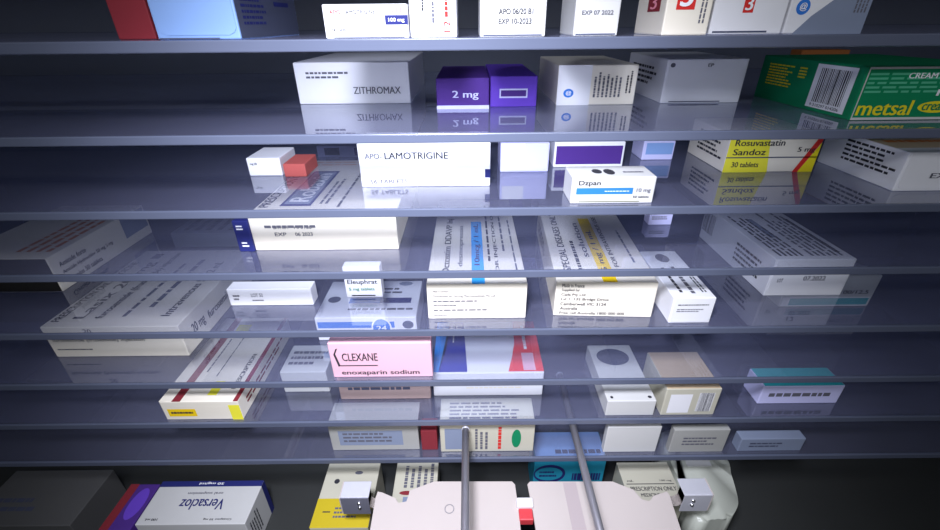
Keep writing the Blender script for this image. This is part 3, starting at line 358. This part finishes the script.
# round pressed mark and a narrow fold line on the plates
b = bmesh.new()
for k in range(24):
    a0, a1 = k*math.pi/12, (k+1)*math.pi/12
    for r0, r1 in ((.0042, .005),):
        q = [(-.0235+r*math.cos(a), -.050+r*math.sin(a), zp+.0002) for r, a in ((r0, a0), (r1, a0), (r1, a1), (r0, a1))]
        b.faces.new([b.verts.new(v) for v in q])
link_bm('pressed_mark', b, M_DSTEEL, pl)
link_bm('fold_line', box_bm(.098, .112, FRONT, -.022, zp, zp+.0003), principled('fold_strip_enamel', (.45, .38, .38), .4), pr)
hp('cross_beam', box_bm(-.11, .215, -.20, -.075, zp-.022, zp-.0031, .001), M_DSTEEL)
for k, x in enumerate(GEO['rod_x']):
    y1 = -.0042 if k == 0 else .075
    zr = GEO['zr']
    r = hp('guide_rod', cyl_bm((x, FRONT, zr), (x, y1, zr), .0036, 24), M_DSTEEL)
    cb = cyl_bm((x, y1-.001, zr), (x, y1+.0006, zr), .0040, 24)
    link_bm('rod_collar', cb, M_STEEL, r)
    hp('rod_post', box_bm(x-.006, x+.006, -.205, -.193, zp-.0005, zr+.001, .001), M_STEEL)
cx, cy, cz = GEO['clip']
c = hp('clip', box_bm(cx-.0085, cx+.0085, cy-.002, cy+.008, zp-.006, zp+.006, .0015), M_WCLIP)
link_bm('clip_band', box_bm(cx-.007, cx+.007, cy-.014, cy-.0021, zp-.006, zp+.003, .001), M_RED, c)
def bracket(px, sgn, m):
    """folded sheet bracket: roof, front cheek with two screws, outer cheek and curved ear towards the plate"""
    x, y, z = px
    t = .0012; wd = .0145
    bm = bmesh.new()
    box_bm(x-wd, x+wd, y-.008, y+.010, z-t, z, .0004, 1, bm)
    o = hp('folded_bracket', bm, M_STEEL)
    bm = box_bm(x-wd, x+wd, y-.0092, y-.008, z-.027, z, .0004, 1)
    link_bm('front_cheek', bm, m, o)
    xs = x-sgn*wd
    link_bm('outer_cheek', box_bm(min(xs, xs-sgn*t), max(xs, xs-sgn*t), y-.0092, y+.010, z-.026, z+.0002, .0003, 1), M_PLATE, o)
    # curved ear
    b = bmesh.new(); prof = []
    for k in range(9):
        a = math.pi/2*k/8
        prof.append((x+sgn*(wd+.006-.006*math.cos(a)), z-.012-.006*math.sin(a)))
    prof = [(x+sgn*wd, z-.001)]+prof+[(x+sgn*(wd+.0125), z-.0165)]
    rows = []
    for (a, c2) in prof:
        rows.append([b.verts.new((a, yy, c2)) for yy in (y-.009, y+.002)])
    for k in range(len(rows)-1):
        b.faces.new((rows[k][0], rows[k+1][0], rows[k+1][1], rows[k][1]))
    bmesh.ops.solidify(b, geom=list(b.faces), thickness=.0012)
    link_bm('ear', b, M_PLATE, o)
    for dz in (-.008, -.015):
        s = bmesh.new()
        bmesh.ops.create_uvsphere(s, u_segments=16, v_segments=10, radius=.0019, matrix=Matrix.Translation((x+sgn*.004, y-.0095, z+dz)))
        for f in s.faces: f.smooth = True
        link_bm('screw', s, M_SCREW, o)
M_DARKC = principled('dark_cheek_steel', (.26, .26, .33), .3, .5)
bracket(GEO['lbk'], 1, M_DARKC)
bracket(GEO['rbk'], -1, M_STEEL)
hp('side_arm', box_bm(-.135, -.11, -.20, -.17, zp-.020, zp-.006, .001), M_DSTEEL)
hp('side_arm', box_bm(.215, .240, -.20, -.17, zp-.020, zp-.006, .001), M_DSTEEL)

# soft pouch with a wavy edge lying in the cabinet floor
wz = GEO['Z'][7]-.052
pts = GEO['wavy']
def smooth(pts, n=4):
    out = []; N_ = len(pts)
    for i in range(N_):
        p0, p1, p2, p3 = [Vector(pts[(i+j-1) % N_]) for j in range(4)]
        for k in range(n):
            t = k/n
            q = .5*((2*p1)+(-p0+p2)*t+(2*p0-5*p1+4*p2-p3)*t*t+(-p0+3*p1-3*p2+p3)*t**3)
            out.append((q.x, q.y))
    return out
pc = empty('plastic_pouch', (.285, .02, GEO['ZF']))
tag(pc, 'milky plastic pouch with a wavy right edge, behind the right metal bracket', 'pouch')
bb = prism_bm([(x-.285, y-.02) for x, y in smooth(pts)], .0, wz-GEO['ZF'], .006, 3)
for f in bb.faces: f.smooth = True
link_bm('pouch_body', bb, M_BAG, pc)
link_bm('printed_label', box_bm(-.022, .008, .005, .035, wz-GEO['ZF'], wz-GEO['ZF']+.0003), MAT['paper_grey'], pc)

# ------------------------------------------------------------------ cabinet
def struct(name, bm, m): return tag(link_bm(name, bm, m), kind='structure')
zf = GEO['ZF']
struct('floor', box_bm(-.9, .9, -.75, .5, zf-.02, zf), M_FLOOR)
struct('wall_back', box_bm(-.9, .9, .47, .5, zf, .16), M_WALL)
struct('wall_left', box_bm(-.9, -.87, -.75, .47, zf, .16), M_WALL)
struct('wall_right', box_bm(.87, .9, -.75, .47, zf, .16), M_WALL)
struct('ceiling', box_bm(-.9, .9, 0, .5, .16, .18), M_WALL)

# ------------------------------------------------------------------ light
def area(name, loc, target, size, power, col, shape='DISK', spread=180, size_y=None):
    l = bpy.data.lights.new(name, 'AREA'); l.energy = power; l.color = col; l.shape = shape; l.size = size
    if size_y: l.size_y = size_y
    l.spread = math.radians(spread)
    o = bpy.data.objects.new(name, l); COL.objects.link(o); o.location = loc
    o.rotation_euler = (Vector(target)-Vector(loc)).to_track_quat('-Z', 'Y').to_euler()
    return o
sp = bpy.data.lights.new('lamp_above_picking_head', 'SPOT'); sp.energy = 30; sp.color = (.84, .865, 1.)
sp.spot_size = math.radians(82); sp.spot_blend = 1.; sp.shadow_soft_size = .05
so = bpy.data.objects.new('lamp_above_picking_head', sp); COL.objects.link(so); so.location = (-.05, -.31, .17)
so.rotation_euler = (Vector((-.03, .05, -.30))-so.location).to_track_quat('-Z', 'Y').to_euler()
area('fill_light', (0, -.62, .35), (0, .2, -.40), .6, 2.0, (.90, .93, 1.), 'RECTANGLE', 180, .1)  # unseen fill light, added to brighten the shelves from the front
w = bpy.data.worlds.new('aisle'); scene.world = w; w.use_nodes = True
w.node_tree.nodes['Background'].inputs[0].default_value = (.52, .55, .60, 1)
w.node_tree.nodes['Background'].inputs[1].default_value = .22

# ------------------------------------------------------------------ camera
cam = bpy.data.cameras.new('camera'); co = bpy.data.objects.new('camera', cam); COL.objects.link(co)
cam.sensor_width = 36; cam.lens = 36*437./940; cam.clip_start = .005; cam.clip_end = 20
th, ro = math.radians(29.1), math.radians(.55)
fw = Vector((0, math.cos(th), -math.sin(th))); up = Vector((0, math.sin(th), math.cos(th))); rt = Vector((1, 0, 0))
r2 = rt*math.cos(ro)-up*math.sin(ro); u2 = up*math.cos(ro)+rt*math.sin(ro)
M = Matrix((r2, u2, -fw)).transposed().to_4x4(); M.translation = Vector((0, -.32, 0))
co.matrix_world = M
scene.camera = co
vs = scene.view_settings
vs.view_transform = 'Standard'; vs.look = 'None'; vs.gamma = 1; vs.use_curve_mapping = False; vs.exposure = .15
scene.cycles.transparent_max_bounces = 40
scene.cycles.max_bounces = 14
